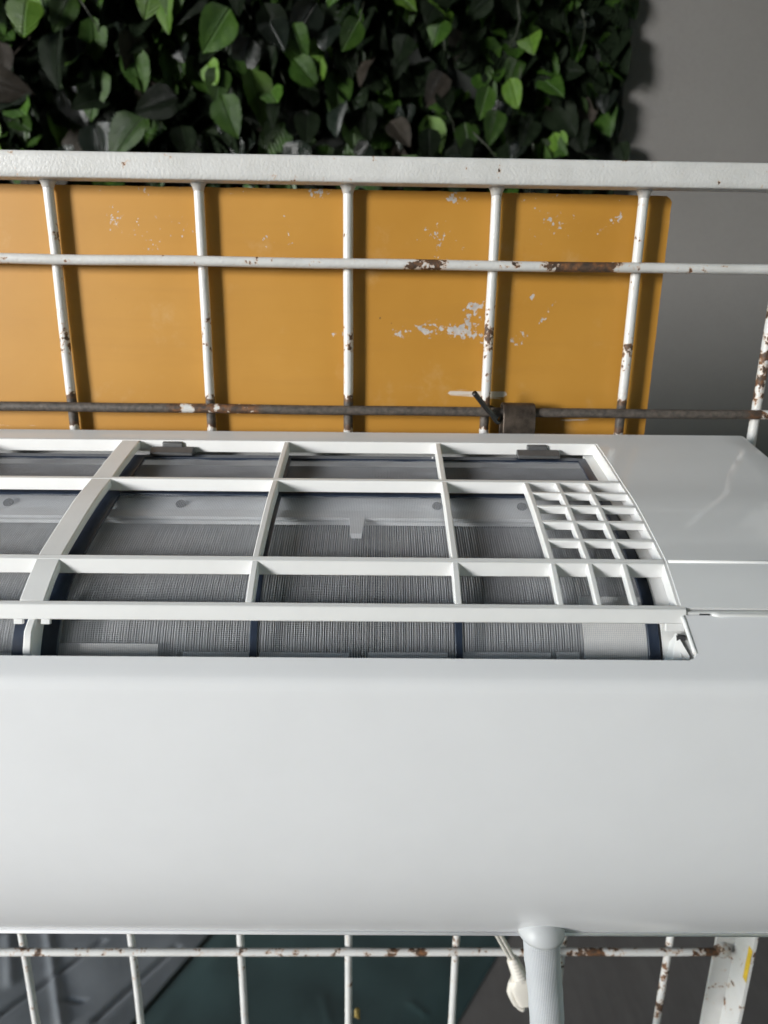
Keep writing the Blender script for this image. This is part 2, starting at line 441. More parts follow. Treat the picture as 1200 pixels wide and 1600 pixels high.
for i, j in cells:
    x = -.66 + (edge_x + .66 - .004) * ((i + .5 + rr.uniform(-.5, .5)) / nxl); z = zlo + (zhi - zlo) * ((j + .5 + rr.uniform(-.5, .5)) / nzl) + .02
    tx = (x + .66) / (edge_x + .66)
    u = rr.random()
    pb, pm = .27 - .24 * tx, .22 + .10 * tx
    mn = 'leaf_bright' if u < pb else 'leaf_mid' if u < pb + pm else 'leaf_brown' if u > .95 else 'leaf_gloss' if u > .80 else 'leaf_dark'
    si = rr.randrange(5)
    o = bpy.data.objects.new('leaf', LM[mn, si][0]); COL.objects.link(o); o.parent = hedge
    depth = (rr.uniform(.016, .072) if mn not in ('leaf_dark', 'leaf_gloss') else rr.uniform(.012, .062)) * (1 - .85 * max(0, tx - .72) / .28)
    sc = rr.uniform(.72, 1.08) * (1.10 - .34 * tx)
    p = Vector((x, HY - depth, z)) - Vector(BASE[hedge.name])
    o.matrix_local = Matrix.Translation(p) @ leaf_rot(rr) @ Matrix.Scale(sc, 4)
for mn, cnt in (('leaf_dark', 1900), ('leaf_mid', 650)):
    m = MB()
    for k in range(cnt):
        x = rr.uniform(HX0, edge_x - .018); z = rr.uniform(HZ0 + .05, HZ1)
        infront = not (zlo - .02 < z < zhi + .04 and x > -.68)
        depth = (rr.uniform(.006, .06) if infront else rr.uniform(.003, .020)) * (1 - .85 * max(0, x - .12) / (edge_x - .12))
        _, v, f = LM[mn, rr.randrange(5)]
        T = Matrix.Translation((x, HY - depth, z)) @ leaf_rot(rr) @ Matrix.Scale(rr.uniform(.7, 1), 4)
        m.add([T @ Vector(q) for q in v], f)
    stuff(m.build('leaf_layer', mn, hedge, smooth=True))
m = MB()
for k in range(40):
    x = rr.uniform(-.6, edge_x - .03); z = rr.uniform(1.4, 1.72); a = rr.uniform(-1, 1)
    p = [Vector((x + .05 * t * a + .006 * math.sin(t * 5 + k), HY - .03 - .02 * math.sin(t * 3 + k), z + .07 * t)) for t in (0, .25, .5, .75, 1)]
    m.tube(p, .0011, 5)
stuff(m.build('stem', 'stem', hedge, smooth=True))

# ================================================================== OCHRE BOARD
BT, BR = .048, .2235
def board():
    x0, x1, z0, z1 = -.62, BR, -.34, BT
    step = .004; nx = int((x1 - x0) / step); nz = int((z1 - z0) / step)
    yf = lambda x: .0090 + max(0, x) * .022
    m = MB(); v = []
    sc = []; br = []; dk = []
    def P(px, py): q = at_y(px, py, .0135); return q.x, q.z - H
    blobs = [(P(*c), rx, rz, a) for c, rx, rz, a in [((700, 515), .022, .008, .42), ((740, 482), .011, .008, .42), ((627, 522), .010, .006, .40), ((668, 515), .012, .008, .40), ((725, 512), .016, .010, .43), ((735, 528), .018, .005, .40), ((810, 532), .014, .008, .33), ((832, 463), .003, .004, .5), ((175, 325), .006, .006, .27), ((230, 360), .05, .03, .22), ((860, 350), .04, .018, .25), ((820, 530), .006, .008, .36), ((497, 302), .01, .004, .30), ((712, 310), .012, .006, .25), ((185, 345), .012, .01, .26), ((235, 387), .008, .005, .30), ((435, 365), .03, .02, .22), ((690, 370), .03, .02, .24), ((530, 575), .008, .004, .28), ((525, 522), .012, .004, .30), ((165, 575), .012, .003, .28)]]
    lines = [(P(*a), P(*b), wd, amp) for a, b, wd, amp in [((847, 458), (862, 459), .0016, .55), ((880, 458), (892, 459), .0014, .5), ((838, 515), (852, 490), .0022, .42), ((845, 500), (865, 475), .002, .38), ((940, 360), (975, 330), .004, .30)]]
    brs = [(P(*a), P(*b), wd, amp) for a, b, wd, amp in [((703, 613), (785, 616), .0042, .72), ((880, 655), (920, 658), .003, .62), ((0, 664), (90, 666), .0016, .55)]]
    dks = [(P(*a), P(*b), wd, amp) for a, b, wd, amp in [((573, 487), (615, 507), .0013, .62), ((700, 304), (722, 318), .003, .62), ((690, 303), (716, 305), .002, .6), ((793, 446), (822, 453), .0012, .55), ((728, 558), (755, 568), .0011, .5), ((195, 440), (185, 480), .004, .40), ((455, 500), (495, 512), .0012, .48)]]
    def seg(q, a, b):
        ax, az = a; bx, bz = b; d2 = (bx - ax) ** 2 + (bz - az) ** 2
        u = max(0, min(1, ((q[0] - ax) * (bx - ax) + (q[1] - az) * (bz - az)) / d2)); return math.hypot(q[0] - ax - u * (bx - ax), q[1] - az - u * (bz - az))
    for j in range(nz + 1):
        for i in range(nx + 1):
            x = x0 + (x1 - x0) * i / nx; z = z0 + (z1 - z0) * j / nz
            if i == nx and j == nz: x -= .0016; z -= .0016
            if i == nx and j < nz: x += .0005 * mnoise.noise(Vector((z * 120, 0, 3)))
            if j == nz: z += .0005 * mnoise.noise(Vector((x * 90, 0, 1)))
            v.append((x, yf(x), z + H)); q = (x, z)
            s = -.06
            for (c, rx, rz, a) in blobs: s = max(s, -.06 + (a + .06) * math.exp(-((x - c[0]) / rx) ** 2 - ((z - c[1]) / rz) ** 2))
            for a, b, wd, amp in lines: s = max(s, amp * math.exp(-(seg(q, a, b) / wd) ** 2))
            sc.append(s + .115 + (.12 if j >= nz - 1 else 0))
            br.append(max(amp * math.exp(-(seg(q, a, b) / wd) ** 4) for a, b, wd, amp in brs))
            dk.append(max(amp * math.exp(-(seg(q, a, b) / wd) ** 2) for a, b, wd, amp in dks))
    f = [(j * (nx + 1) + i, j * (nx + 1) + i + 1, (j + 1) * (nx + 1) + i + 1, (j + 1) * (nx + 1) + i) for j in range(nz) for i in range(nx)]
    m.add(v, f); m.attrs = {'scuff': sc, 'brush': br, 'scratch': dk}
    o = m.build('ochre_board', 'board', smooth=True)
    o.data.materials.append(M['board_edge'])
    sol = o.modifiers.new('thickness', 'SOLIDIFY'); sol.thickness = .008; sol.offset = -1; sol.material_offset_rim = 0
    e_ = o.modifiers.new('crisp_edges', 'EDGE_SPLIT'); e_.split_angle = R(35)
    # keep the face towards the rack as the original surface
    if o.data.polygons[0].normal.y > 0: o.data.flip_normals()
    return tag(o, 'scuffed ochre painted board fixed behind the white rack', 'board')
board()

# ================================================================== WIRE RACK
RACK_L, RACK_R = -.72, .366
rack = thing('wire_rack', 'white painted steel grid rack with chipped rusty enamel', 'rack', (0, 0, 0))
rod_r = .0034
def pxx(px, py, y=0): return at_y(px, py, y).x
def bumps(lst):
    return lambda t: max([0] + [a * math.exp(-((t - c) / w_) ** 4) for c, w_, a in lst])
def rod(p0, p1, base, lst, name='rod', r=rod_r, extra=None):
    p0, p1 = Vector(p0), Vector(p1); L = (p1 - p0).length; n = max(2, int(L / .004)); seg = 12
    m = MB(); path = [p0.lerp(p1, i / n) for i in range(n + 1)]
    sd_ = random.random() * 50
    path = [p + Vector((mnoise.noise(Vector((i * .05, sd_, 0))), mnoise.noise(Vector((i * .05, sd_, 9))), mnoise.noise(Vector((i * .05, sd_, 5))))) * .0005 for i, p in enumerate(path)]
    m.tube(path, r, seg); fn = bumps(lst)
    horiz = abs((p1 - p0).x) > abs((p1 - p0).z)
    wv = []
    for i, p in enumerate(path):
        t = p.x if horiz else p.z - H
        wv += [base + fn(t)] * seg
    m.attrs['wear'] = wv
    return m.build(name, 'rack', rack, smooth=True)
# horizontals (in front of the verticals)
X = lambda px, py: pxx(px, py, -.0035)
hz = {0: (.06, [(X(660, 411), .014, .19), (X(905, 418), .023, .26)]),
      -1: (.10, [(X(60, 632), .08, .40), (X(215, 634), .03, .34), (X(330, 636), .045, .14), (X(490, 638), .045, .42), (X(660, 640), .09, .42), (X(870, 642), .09, .42), (X(1070, 645), .055, .40)]),
      -2: (.15, []), -3: (.15, []), -4: (.15, []), -5: (.15, []),
      -6: (.115, [(X(608, 1484), .006, .16), (X(655, 1485), .007, .13), (X(1100, 1480), .012, .18), (X(925, 1484), .012, .10), (X(960, 1484), .008, .12), (X(50, 1480), .01, .08)]),
      -7: (.12, []), -8: (.1, []), -9: (.1, []), -10: (.1, []), -11: (.1, [])}
for k, (b, l) in hz.items():
    rod((RACK_L, -.0034, H + k * .1), (RACK_R - .012, -.0034, H + k * .1), b, l)
# verticals
Z = lambda py: at_y(600, py, .003).z - H
vert_extra = {-2: [(Z(380), .004, .14), (Z(530), .016, .17)], -1: [(Z(520), .02, .10)], 0: [(Z(535), .014, .13), (Z(615), .01, .08)], 1: [(Z(530), .022, .14), (Z(475), .012, .08)], 2: [(Z(545), .018, .13), (Z(370), .004, .08)], 3: [(Z(560), .05, .17), (Z(600), .03, .10)]}
for n in range(-7, 4):
    base_top = .05
    l = [(-.103, .0115, .42)] + [(c, w_, a * .8) for c, w_, a in vert_extra.get(n, [(Z(540), .02, .11)])]
    if n == 3: l = vert_extra[3]
    l += [(-.55, .13, .055 + .06 * (n >= 2))]
    if n == 3: l += [(-.6, .022, .15), (-.64, .02, .12), (-.675, .012, .16)]
    l += [(-.15, .03, .40)] if n < 3 else []
    bot = .04
    rod((n * .1, .0032, H + .052), (n * .1, .0032, bot), base_top, l)
    # weld fillet under the top rail
    m = MB(); m.tube([(n * .1, .0032, H + .0505), (n * .1, .0032, H + .048), (n * .1, .0032, H + .0445)], [.0062, .0045, .0034], 12); m.attrs['wear'] = [.06] * len(m.v)
    m.build('weld', 'rack', rack, smooth=True)
# square top rail
pr_ = at_y(1156, 1450, .002).x
m = MB(); n = 300; xa, xb = RACK_L, pr_; wv = []
spots = [(pxx(218, 243, -.011), .0665, .006, .26), (pxx(195, 243, -.011), .0650, .003, .20), (pxx(975, 257, -.011), .0660, .0045, .26), (pxx(1150, 290, -.011), .052, .005, .20), (pxx(1153, 280, -.011), .057, .003, .19), (pxx(645, 249, -.011), .0665, .004, .16), (pxx(603, 248, -.011), .0665, .005, .20), (pxx(1020, 259, -.011), .0665, .004, .18), (pxx(175, 278, -.011), .0505, .003, .2), (pxx(1195, 270, -.011), .060, .005, .17)]
ring = []
for (cy, cz) in ((-.011, .0498), (-.011, .0656), (.0055, .0656), (.0055, .0498)):
    ring.append((cy, cz))
prof = []
for i in range(4):                                   # rounded square, extra points on the front face
    a = ring[i]; b = ring[(i + 1) % 4]
    for t in (.06, .28, .5, .72, .94): prof.append((a[0] + (b[0] - a[0]) * t, a[1] + (b[1] - a[1]) * t))
K = len(prof)
for i in range(n + 1):
    x = xa + (xb - xa) * i / n
    for (y, z) in prof:
        m.v.append((x, y, z + H))
        wv.append(max([.03] + [a * math.exp(-((x - cx) / w_) ** 2 - ((z - cz) / .004) ** 2) for cx, cz, w_, a in spots]))
for i in range(n):
    for k in range(K): m.f.append((i * K + k, i * K + (k + 1) % K, (i + 1) * K + (k + 1) % K, (i + 1) * K + k))
m.f.append(tuple(range(K))); m.f.append(tuple(range(n * K, n * K + K))[::-1])
m.attrs['wear'] = wv
m.build('top_rail', 'rack', rack, angle=50)
# end post: angle iron
def subdiv_box(m, x0, x1, y0, y1, z0, z1, nz):
    o = len(m.v)
    for j in range(nz + 1):
        z = z0 + (z1 - z0) * j / nz
        m.v += [(x0, y0, z), (x1, y0, z), (x1, y1, z), (x0, y1, z)]
    for j in range(nz):
        for k in range(4): m.f.append((o + j * 4 + k, o + j * 4 + (k + 1) % 4, o + (j + 1) * 4 + (k + 1) % 4, o + (j + 1) * 4 + k))
    m.f.append((o, o + 1, o + 2, o + 3)); m.f.append(tuple(o + nz * 4 + k for k in range(4)))
pl = at_y(1122, 1450, .002).x; pr = at_y(1156, 1450, .002).x
def post(x0, x1):
    m = MB()
    subdiv_box(m, x0, x1, .0005, .0035, .0, H + .0496, 240); k = len(m.v)
    m.attrs['wear'] = [.07 + .13 * (random.random() < .02) for _ in m.v]
    p = m.build('post_flange', 'rack', rack)
    m = MB()
    subdiv_box(m, x1 - .003, x1, -.026, .0003, .0, H + .0496, 240)
    m.attrs['wear'] = [.07 + .16 * (random.random() < .03) for _ in m.v]
    m.build('post_flange', 'rack', rack)
    return p
post(pl, pr)
z1 = at_y(1165, 1483, -.024).z; z0 = at_y(1160, 1532, -.024).z
m = MB(); m.box(pr - .0034, pr - .003, -.0262, -.0205, z0, z1); m.build('tape_strip', 'tape', rack)
z1 = H - .6
m = MB(); m.tube([(pl - .002, -.003, z1), (pl + .004, -.002, z1), (pl + .008, .001, z1)], [.0036, .0065, .0075], 12); m.attrs['wear'] = [.2] * len(m.v); m.build('weld', 'rack', rack, smooth=True)
# far post on the left, out of frame, with the same angle section
post(RACK_L, RACK_L + .022)

# dark steel hanging clip over the rod
pc = at_y(811, 640, -.006); cw = .0116
prof = [(.0062, -.045), (.0062, .001), (.0050, .0045), (.0010, .0062), (-.0050, .0062), (-.0078, .0045), (-.0102, -.002), (-.0112, -.012), (-.0112, -.045)]
inn = [(.0044, -.045), (.0044, .001), (.0036, .0032), (.0006, .0044), (-.0044, .0044), (-.0064, .0032), (-.0086, -.002), (-.0095, -.012), (-.0095, -.045)]
m = MB(); m.ribbon([(y, z + H - .1) for y, z in prof], [(y, z + H - .1) for y, z in inn], pc.x - cw, pc.x + cw)
tag(m.build('steel_clip', 'clip', angle=40, bevel=.0005), 'dark steel hook clip over the bare rod above the air conditioner', 'clip')
# twist of black wire
a = at_y(741, 614, -.022); b = at_y(762, 640, -.012); c = at_y(776, 654, -.010); d = at_y(786, 650, -.003); e = Vector((d.x + .002, .006, d.z - .001))
m = MB(); m.tube(spline([tuple(a), tuple(b), tuple(c)], 6), [.0019] * 6 + [.0021] * 7, 10)
wt = thing('black_wire', 'short black wire stub twisted round the rod beside the steel clip', 'wire', tuple(c))
m.build('stub', 'black_wire', wt, smooth=True)
m = MB(); m.tube(spline([tuple(b), tuple(c + Vector((.001, 0, -.003))), tuple(d), tuple(e), (e.x - .01, .008, e.z + .006), (b.x + .004, .004, b.z - .004)], 6), .0013, 8); m.build('loop', 'black_wire', wt, smooth=True)

# ================================================================== AIR CONDITIONER
TOPK = [(-.0125, -.1145), (-.0300, -.1180), (-.0600, -.1241), (-.0877, -.1304), (-.1100, -.1350), (-.1280, -.1400), (-.1500, -.1470), (-.1676, -.1529)]
TOP = spline(TOPK, 5) + [(-.180, -.1602), (-.1924, -.1682)]
FRK = [(-.1945, -.1715), (-.2040, -.1791), (-.2131, -.1864), (-.2190, -.1911), (-.2215, -.1938), (-.2229, -.1972), (-.2236, -.203), (-.2248, -.230), (-.2243, -.260), (-.2220, -.285), (-.2170, -.310), (-.2085, -.335), (-.1970, -.359), (-.1840, -.3800), (-.1775, -.3888)]
Y1, Y2, Y3, Y4 = -.03, -.0877, -.1676, -.1924
xsR, xsL, xr2, xr3, xr4, xr5, xr6, xen = -.1429, -.1553, -.0415, .0630, .1140, .1332, .1513, .1738
XC = (xsR + xsL) / 2; XR = .285; XL = 2 * XC - XR; xel = 2 * XC - xen
UB = (XC, -.11, -.396)
ac = thing('air_conditioner', 'white wall air conditioner with its front cover off, hung on the rack', 'air conditioner', UB, UMAT)
def surf(m, rows, xs_):
    """rows: (y,z) profile; xs_: x positions -> open sheet"""
    n = len(xs_); v = [(x, y, z) for (y, z) in rows for x in xs_]
    f = [(j * n + i, j * n + i + 1, (j + 1) * n + i + 1, (j + 1) * n + i) for j in range(len(rows) - 1) for i in range(n - 1)]
    return m.add(v, f)
def esplit(o):
    e = o.modifiers.new('crisp_edges', 'EDGE_SPLIT'); e.split_angle = R(35); e.use_edge_sharp = False
def solid(o, t, up=True):
    s = o.modifiers.new('thickness', 'SOLIDIFY'); s.thickness = t; s.offset = -1; esplit(o)
    # outward normals must point up / forward
    if (o.data.polygons[0].normal.z < 0) == up: o.data.flip_normals()
    return o
# top casing: rear strip and the two end panels around the grille opening
m = MB(); surf(m, cut(TOP, -.0125, Y1), [xel + .0, xen])
solid(m.build('rear_strip', 'casing', ac, smooth=True), .0035)
def end_panel(x0, x1, edge, sgn):
    m = MB(); rows = cut(TOP, -.0125, Y4); n = 14; xs_ = [x0 + (x1 - x0) * i / 6 for i in range(7)]
    v = []; k = len(xs_) + 3
    seq = [(x, 0) for x in xs_] + [(x1 + sgn * .0016, -.0004), (x1 + sgn * .0027, -.0013), (x1 + sgn * .0031, -.0030)]
    if sgn < 0: seq = [(x, dz) for x, dz in seq]
    for (y, z) in rows: v += [(x, y, z + dz) for x, dz in seq]
    f = [(j * k + i, j * k + i + 1, (j + 1) * k + i + 1, (j + 1) * k + i) for j in range(len(rows) - 1) for i in range(k - 1)]
    m.add(v, f)
    return solid(m.build('end_panel', 'casing', ac, angle=18), .002)
end_panel(xen, XR - .0031, 0, 1); end_panel(xel, XL + .0031, 0, -1)
# raised bead where the end panel folds
for x0, x1 in ((xen + .001, XR - .002), (XL + .002, xel - .001)):
    m = MB(); m.tube([(x0, Y3, -.1534), (x1, Y3, -.1534)], .0011, 10); m.build('panel_bead', 'rib', ac, smooth=True)
# inner walls of the opening with their ledge
for x0, sg in ((xen, 1), (xel, -1)):
    tp = cut(TOP, -.028, Y4); bt = [(y, z - .0115) for y, z in tp]
    m = MB(); m.ribbon([(y, z - .0004) for y, z in tp], bt, min(x0, x0 - sg * .0018), max(x0, x0 - sg * .0018)); m.build('opening_wall', 'rib', ac, angle=30)
    lt = [(y, z - .0088) for y, z in tp]; xa, xb = sorted((x0 - sg * .0019, x0 - sg * .0085))
    m = MB(); m.ribbon(lt, [(y, z - .004) for y, z in lt], xa, xb); m.build('opening_ledge', 'inner', ac, angle=30)
tp = [(Y1 + .0016, -.1180), (Y1 - .0002, -.1184)]; m = MB(); m.ribbon(tp, [(y, z - .0075) for y, z in tp], xel + .002, xen - .002); m.build('opening_wall', 'rib', ac)

# grille bars across, ribs front to back
def bar(yc, th, hgt, x0, x1, drop=0, name='grille_bar', tilt=.0):
    z = zat(TOP, yc) - drop
    poly = [(yc + th / 2, zat(TOP, yc + th / 2) - drop), (yc - th / 2, zat(TOP, yc - th / 2) - drop), (yc - th / 2 - tilt, z - hgt), (yc + th / 2, z - hgt)]
    m = MB(); m.prism_x(poly, x0, x1); return m.build(name, 'rib', ac, bevel=.0005)
bar(Y2, .0030, .0078, xel + .001, xen - .001, tilt=.0008)
bar(Y3, .0030, .0086, xel + .001, xen - .001, tilt=.0010)
for py in (769.5, 790, 814.5, 842.5):                 # close mesh of the right-hand cluster
    o_ = UINV @ CAM; d_ = UINV.to_3x3() @ ray(900, py)
    yy = min(((abs((o_ + d_ * ((y - o_.y) / d_.y)).z - z), y) for y, z in [(-.088 - k * .0004, zat(TOP, -.088 - k * .0004)) for k in range(200)]))[1]
    bar(yy, .0024, .0046, xr4 + .001, xen - .001, .0002, tilt=.0006)
def rib(x, t, hgt, ya, yb, drop=.0003, mname='rib', name='grille_rib'):
    tp = [(y, z - drop) for y, z in cut(TOP, ya, yb)]; bt = [(y, z - hgt) for y, z in tp]
    m = MB(); m.ribbon(tp, bt, x - t / 2, x + t / 2); return m.build(name, mname, ac, bevel=.0006)
mir = lambda x: 2 * XC - x
for x in (xr2, xr3, mir(xr2), mir(xr3), mir(xr4)): rib(x, .0036, .0085, Y1, Y4 + .001)
rib(xr4, .0032, .0065, Y2 - .001, Y4 + .001)
for x in (xr5, xr6): rib(x, .0030, .0054, Y2 - .001, Y4 + .001)
rib(XC, xsR - xsL, .0050, Y1, Y4 + .001, .0002, name='centre_strap')
# front bar of the grille: thin top lip, tall face
m = MB(); m.prism_x([(Y4 + .0012, -.1676), (Y4 - .0012, -.1686), (Y4 - .0018, -.1700), (Y4 - .0030, -.1758), (Y4 - .0008, -.1766), (Y4 + .0012, -.1740)], xel + .002, xen + .0022)
m.build('front_bar', 'rib', ac, bevel=.0004)
m = MB(); m.prism_x([(Y4 - .0012, -.1764), (Y4 - .0028, -.1757), (Y4 - .0040, -.1795), (Y4 - .0020, -.1800)], xen - .0080, xen + .0016); m.build('bar_stop', 'rib', ac, bevel=.0003)
for xx in (XC - .008, XC + .0055):
    m = MB(); m.prism_x([(Y4 - .0012, -.1764), (Y4 - .0030, -.1757), (Y4 - .0038, -.1782), (Y4 - .0018, -.1788)], xx, xx + .0045); m.build('bar_stop', 'rib', ac, bevel=.0003)

# front panel with the cut-out that the open cover leaves
FR = spline(FRK, 5); i5 = 2 * 5
up_, low = FR[:i5 + 1], FR[i5:]
XO = ux(1086, 990, -.206); xol = mir(XO); rc = .0045
m = MB()
xs_ = [XL + (XR - XL) * i / 40 for i in range(41)]
surf(m, low, xs_)
def upper(x_edge, x_end):
    arr = []; L = [0]
    for a, b in zip(up_, up_[1:]): L.append(L[-1] + math.hypot(b[0] - a[0], b[1] - a[1]))
    rows = []
    for k in range(25):
        s = L[-1] * k / 24; j = max(i for i in range(len(L)) if L[i] <= s + 1e-9); j = min(j, len(L) - 2); t = (s - L[j]) / (L[j + 1] - L[j])
        p = (up_[j][0] + (up_[j + 1][0] - up_[j][0]) * t, up_[j][1] + (up_[j + 1][1] - up_[j][1]) * t)
        dd = max(0, s - (L[-1] - rc)); off = rc - math.sqrt(max(0, rc * rc - dd * dd))
        # the opening narrows upwards a little, as the lip leans
        lean = .0014 * (1 - s / L[-1])
        sg = 1 if x_end > x_edge else -1
        rows.append([(x, p[0], p[1]) for x in np.linspace(x_edge - sg * (off + lean), x_end, 10)])
    v = [q for r_ in rows for q in r_]; n = 10
    f = [(j * n + i, j * n + i + 1, (j + 1) * n + i + 1, (j + 1) * n + i) for j in range(24) for i in range(9)]
    m.add(v, f)
upper(XO, XR); upper(xol, XL)
fp = m.build('front_panel', 'front', ac, smooth=True)
b_ = bmesh.new(); b_.from_mesh(fp.data)
for fc in b_.faces:
    if fc.normal.y > 0 or (fc.normal.z < 0 and fc.normal.y > -.05): fc.normal_flip()
b_.to_mesh(fp.data); b_.free()
s_ = fp.modifiers.new('thickness', 'SOLIDIFY'); s_.thickness = .0022; s_.offset = -1; esplit(fp)
# rounded bead along the bottom edge of the front panel
m = MB(); m.tube([(XL, -.1786, -.3890), (XR, -.1786, -.3890)], .0013, 10); m.build('bottom_bead', 'front', ac, smooth=True)
# thick lip on the right-hand edge of the cut-out
pth = [(XO - .0004 - .0014 * (1 - k / 6), up_[0][0] + (up_[-1][0] + .003 - up_[0][0]) * k / 6, zat(up_, up_[0][0] + (up_[-1][0] + .003 - up_[0][0]) * k / 6) - .0006) for k in range(7)]
m = MB(); m.tube(pth, .0011, 8); m.build('cutout_lip', 'rib', ac, smooth=True)

# rear casing: back, bottom, ends (closed tray)
out = [(-.0125, -.1165)] + [(y, z - .0035) for y, z in cut(TOP, -.03, Y4)] + [(y + .004, z + .001) for y, z in FR] + [(-.150, -.392), (-.05, -.396), (-.0125, -.385)]
for x0, x1 in ((XL + .001, XL + .003), (XR - .003, XR - .001)):
    m = MB(); m.prism_x(out, x0, x1); m.build('end_cap', 'casing', ac)
m = MB(); m.box(XL + .004, XR - .004, -.0155, -.0125, -.385, -.119); m.build('back_plate', 'inner', ac)
m = MB(); m.ribbon([(-.1765, -.3895), (-.150, -.393), (-.05, -.397), (-.0130, -.386)], [(-.174, -.3865), (-.150, -.390), (-.05, -.394), (-.0130, -.383)], XL + .004, XR - .004); m.build('bottom_cover', 'front', ac, angle=40)
m = MB(); m.box(-.52, .24, -.0125, -.0066, -.36, -.14); m.build('mounting_plate', 'screw', ac)
# white inner casing to the right of the filter, with its gusset
FPK = [(-.0335, -.1275), (-.0600, -.1331), (-.0877, -.1393), (-.1100, -.1447), (-.1280, -.1496), (-.1500, -.1568), (-.1676, -.1645), (-.1780, -.1715), (-.1860, -.1790), (-.1930, -.1890), (-.1985, -.2010), (-.2020, -.2150)]
FP = spline(FPK, 4)
xf1 = xen - .0082                                     # right edge of the filter
m = MB(); ic = [(y - .0005, z - .001) for y, z in cut(FP, -.170, -.2019)]; m.ribbon(ic, [(y + .003, z - .003) for y, z in ic], xf1 + .0012, XO + .006); m.build('inner_casing', 'inner', ac, angle=30)
ga = Vector((ux(1058, 980, -.196), -.196, -.1800)); gb = Vector((ux(1080, 1010, -.204), -.2045, -.1885)); gc = Vector((ux(1046, 1026, -.204), -.2075, -.2010)); gd = Vector((gb.x + .001, -.2080, -.2030))
m = MB(); m.add([ga, gb, gc, gd, ga + Vector((-.001, .005, -.008)), gb + Vector((0, .006, -.008)), gc + Vector((-.001, .006, -.003)), gd + Vector((0, .006, -.003))],
                [(0, 1, 2), (1, 3, 2), (0, 4, 5, 1), (0, 2, 6, 4), (1, 5, 7, 3), (4, 6, 7, 5), (2, 3, 7, 6)]); m.build('gusset', 'rib', ac, bevel=.0004)
lw = [(y + .001, z - .0098) for y, z in cut(up_, -.1950, -.2125)]
m = MB(); m.ribbon(lw, [(y + .003, z - .004) for y, z in lw], ga.x + .0006, XO + .003); m.build('inner_casing', 'inner', ac, angle=30)
# hinge seat in the seam right of the front bar
hx = xen + .0024
m = MB(); m.box(hx, XR - .004, Y4 - .0011, Y4 + .0030, -.1790, -.1703); m.build('seam_backing', 'inner', ac)
m = MB(); m.box(hx + .0065, hx + .0115, Y4 - .0016, Y4 - .0005, -.1726, -.1710); m.build('hinge_slot', 'dark_inside', ac)
m = MB(); m.tube([(hx + .0125, Y4 - .0015, -.1716), (hx + .016, Y4 - .0018, -.1716), (hx + .022, Y4 - .0017, -.1714), (XR - .006, Y4 - .0017, -.1714)], [.0009, .0013, .0010, .0008], 8); m.build('hinge_rod', 'rib', ac, smooth=True)
m = MB(); m.box(xen - .0028, xen + .0014, Y4 - .0060, Y4 - .0045, -.1835, -.1812); m.build('latch_slot', 'dark_inside', ac)
# centre web below the front bar
xw = ux(50, 990, -.197)
web = [(-.1850, -.1740), (-.1945, -.1755), (-.2005, -.1800), (-.2045, -.1890), (-.2045, -.2060), (-.1850, -.2060)]
m = MB(); m.prism_x(web, xw - .0022, xw + .0022); m.build('centre_web', 'rib', ac, bevel=.0008)

# behind the filters: dark tray, pale bracket with screws, coil of fins
def under(d): return offset(FP, d)
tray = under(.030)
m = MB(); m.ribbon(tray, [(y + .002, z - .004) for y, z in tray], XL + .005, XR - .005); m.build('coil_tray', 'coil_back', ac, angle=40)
row1 = cut(under(.006), -.036, -.094)
m = MB(); m.ribbon(row1, [(y, z - .003) for y, z in row1], xel + .006, xen - .004); m.build('air_guide', 'dark_inside', ac)
FU = under(.005)
def ypix(px, py, curve):
    o = UINV @ CAM; d = UINV.to_3x3() @ ray(px, py); best = (9, 0)
    for (y0, z0), (y1, z1) in zip(curve, curve[1:]):
        for k in range(8):
            y = y0 + (y1 - y0) * k / 8; z = z0 + (z1 - z0) * k / 8; q = o + d * ((y - o.y) / d.y)
            if abs(q.z - z) < best[0]: best = (abs(q.z - z), y, z, q.x)
    return best[1], best[2], best[3]
ya = ypix(560, 772, FU)[0]; yb = ypix(560, 811, FU)[0]
m = MB(); c_ = [(y, z + .0025 - .0045 * (ya - y) / (ya - yb)) for y, z in cut(FU, ya + .004, yb)]; m.ribbon(c_, [(y, z - .002) for y, z in c_], xel + .006, xf1 - .002); m.build('bracket_strip', 'bracket', ac, angle=30)
ym = ypix(560, 800, FU)[0]; c2 = [(y, z + .0008) for y, z in cut(FU, ym, yb)]
m = MB(); m.ribbon(c2, [(y, z - .0016) for y, z in c2], xel + .006, xf1 - .002); m.build('bracket_step', 'bracket', ac, angle=30)
for px, py in ((283, 789), (683, 792), (815, 793), (14, 787)):
    y, z, x = ypix(px, py, FU)
    m = MB(); sl_ = .25; nrm = Vector((0, -.75, 1)).normalized()
    m.tube([Vector((x, y, z)) - nrm * .001, Vector((x, y, z)) + nrm * .0014], .0030, 18); m.build('screw', 'screw', ac, angle=40)
for px, w0, w1, yend in ((558, .0098, .0062, 837), (131, .0085, .0060, 834)):
    y0, z0, x0 = ypix(px, 808, FU); y1, z1, x1 = ypix(px, yend, FU)
    m = MB(); t = .0018
    m.add([(x0 - w0 / 2, y0, z0 + .0012), (x0 + w0 / 2, y0, z0 + .0012), (x0 + w1 / 2, y1, z1 + .0012), (x0 - w1 / 2, y1, z1 + .0012), (x0 - w0 / 2, y0, z0 - t), (x0 + w0 / 2, y0, z0 - t), (x0 + w1 / 2, y1, z1 - t), (x0 - w1 / 2, y1, z1 - t)],
          [(0, 1, 2, 3), (4, 7, 6, 5), (0, 4, 5, 1), (1, 5, 6, 2), (2, 6, 7, 3), (3, 7, 4, 0)]); m.build('bracket_tab', 'bracket', ac)
